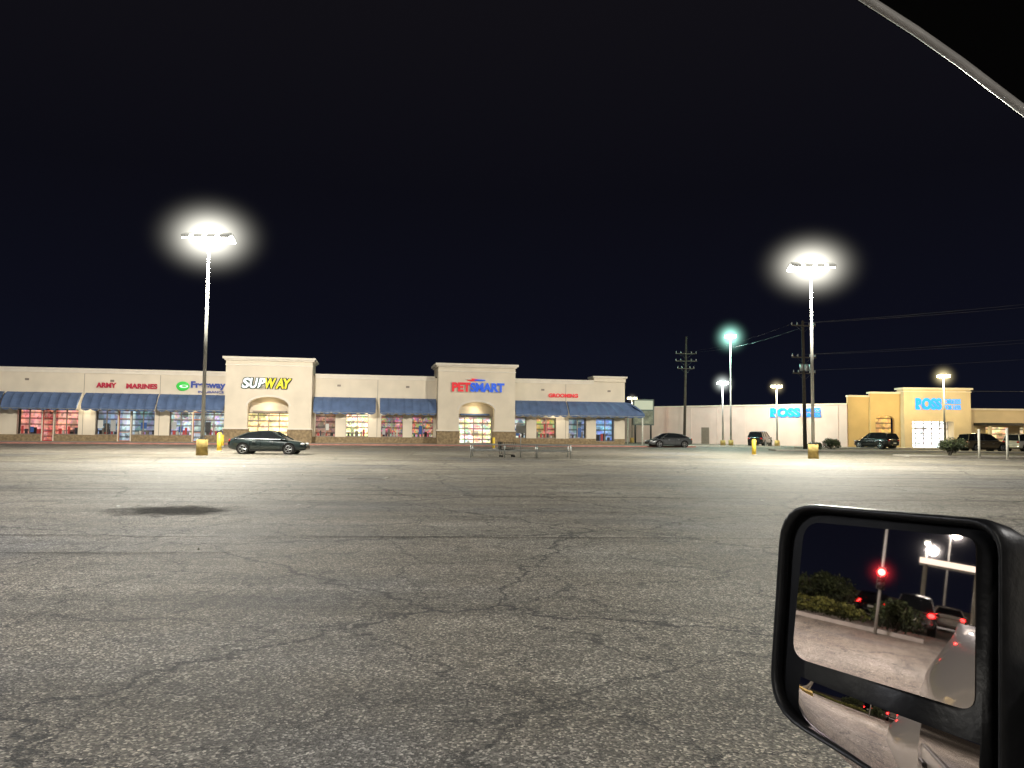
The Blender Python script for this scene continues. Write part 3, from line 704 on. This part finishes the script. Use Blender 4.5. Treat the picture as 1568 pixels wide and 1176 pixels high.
mesh('housing',vs,fs,blackp,sm,True)
mg,nt,b=newmat('mirror_glass'); b.inputs['Base Color'].default_value=(.80,.68,.62,1); b.inputs['Metallic'].default_value=1; b.inputs['Roughness'].default_value=.015
gl=rpoly([(-.126,.101,.028),(.102,.108,.014),(.107,-.080,.018),(-.133,-.083,.025)])
def slab(name,pl,z0,z1,m):
    M=len(pl); return mesh(name,[(p.x,p.y,z0) for p in pl]+[(p.x,p.y,z1) for p in pl],[tuple(range(M,2*M))]+[(j,(j+1)%M,(j+1)%M+M,j+M) for j in range(M)],m,sm)
slab('glass',gl,.002,.005,mg)
vs=[];fs=[];NU,NV=24,10
for j in range(NV+1):
    for i in range(NU+1):
        u=i/NU;v=j/NV
        x=-.120+.232*u; top=-.106-.006*u; bot=-.146-.062*min(1,u*1.6)**.7
        y=top+(bot-top)*v
        q=((u-.5)*2)**2; qq=((v-.5)*2)**2
        vs.append((x,y,.009-.006*q-.0018*qq))
for j in range(NV):
    for i in range(NU): k=j*(NU+1)+i; fs.append((k,k+1,k+NU+2,k+NU+1))
mesh('convex_glass',vs,fs,mg,sm,True)
tube('arm',[(.13,-.05,-.07),(.21,-.06,-.10),(.30,-.07,-.12)],.035,blackp,sm)
tube('arm_lower',[(.13,-.15,-.07),(.21,-.17,-.10),(.30,-.18,-.12)],.035,blackp,sm)
box('arm_cover',.135,.30,-.26,-.02,-.14,-.05,blackp,sm,.02)

# ---------------------------------------------------------------- sky + added fill sun
w=D.worlds.new('World'); scn.world=w; w.use_nodes=True; nt=w.node_tree; bg=nt.nodes['Background']
tc=nt.nodes.new('ShaderNodeTexCoord'); sp=nt.nodes.new('ShaderNodeSeparateXYZ'); r=nt.nodes.new('ShaderNodeValToRGB')
nt.links.new(tc.outputs['Generated'],sp.inputs[0]); nt.links.new(sp.outputs['Z'],r.inputs['Fac'])
cr=r.color_ramp; cr.elements[0].position=0; cr.elements[0].color=(.0048,.0062,.0140,1); cr.elements[1].position=.55; cr.elements[1].color=(.0060,.0054,.0074,1)
e=cr.elements.new(.14); e.color=(.0038,.0042,.0094,1); e=cr.elements.new(.3); e.color=(.0036,.0036,.0066,1)
nt.links.new(r.outputs['Color'],bg.inputs['Color']); bg.inputs['Strength'].default_value=1.0
sl=D.lights.new('lot_fill','SUN'); sl.energy=.5; sl.angle=math.radians(12); sl.color=(1,.94,.84)  # added sun from behind the camera, standing in for the lot floodlights
so=D.objects.new('lot_fill',sl); so.rotation_euler=Vector((.12,.85,-.60)).to_track_quat('-Z','Y').to_euler(); COL.objects.link(so)

# ---------------------------------------------------------------- camera
cam=D.cameras.new('camera'); cam.lens=26.4; cam.sensor_width=36; cam.clip_start=.02; cam.clip_end=2000
co=D.objects.new('camera',cam); co.location=(0,0,1.8); co.rotation_euler=(math.radians(93.38),math.radians(-.6),0); COL.objects.link(co)
scn.camera=co
scn.view_settings.view_transform='Standard'; scn.view_settings.look='None'; scn.view_settings.exposure=0
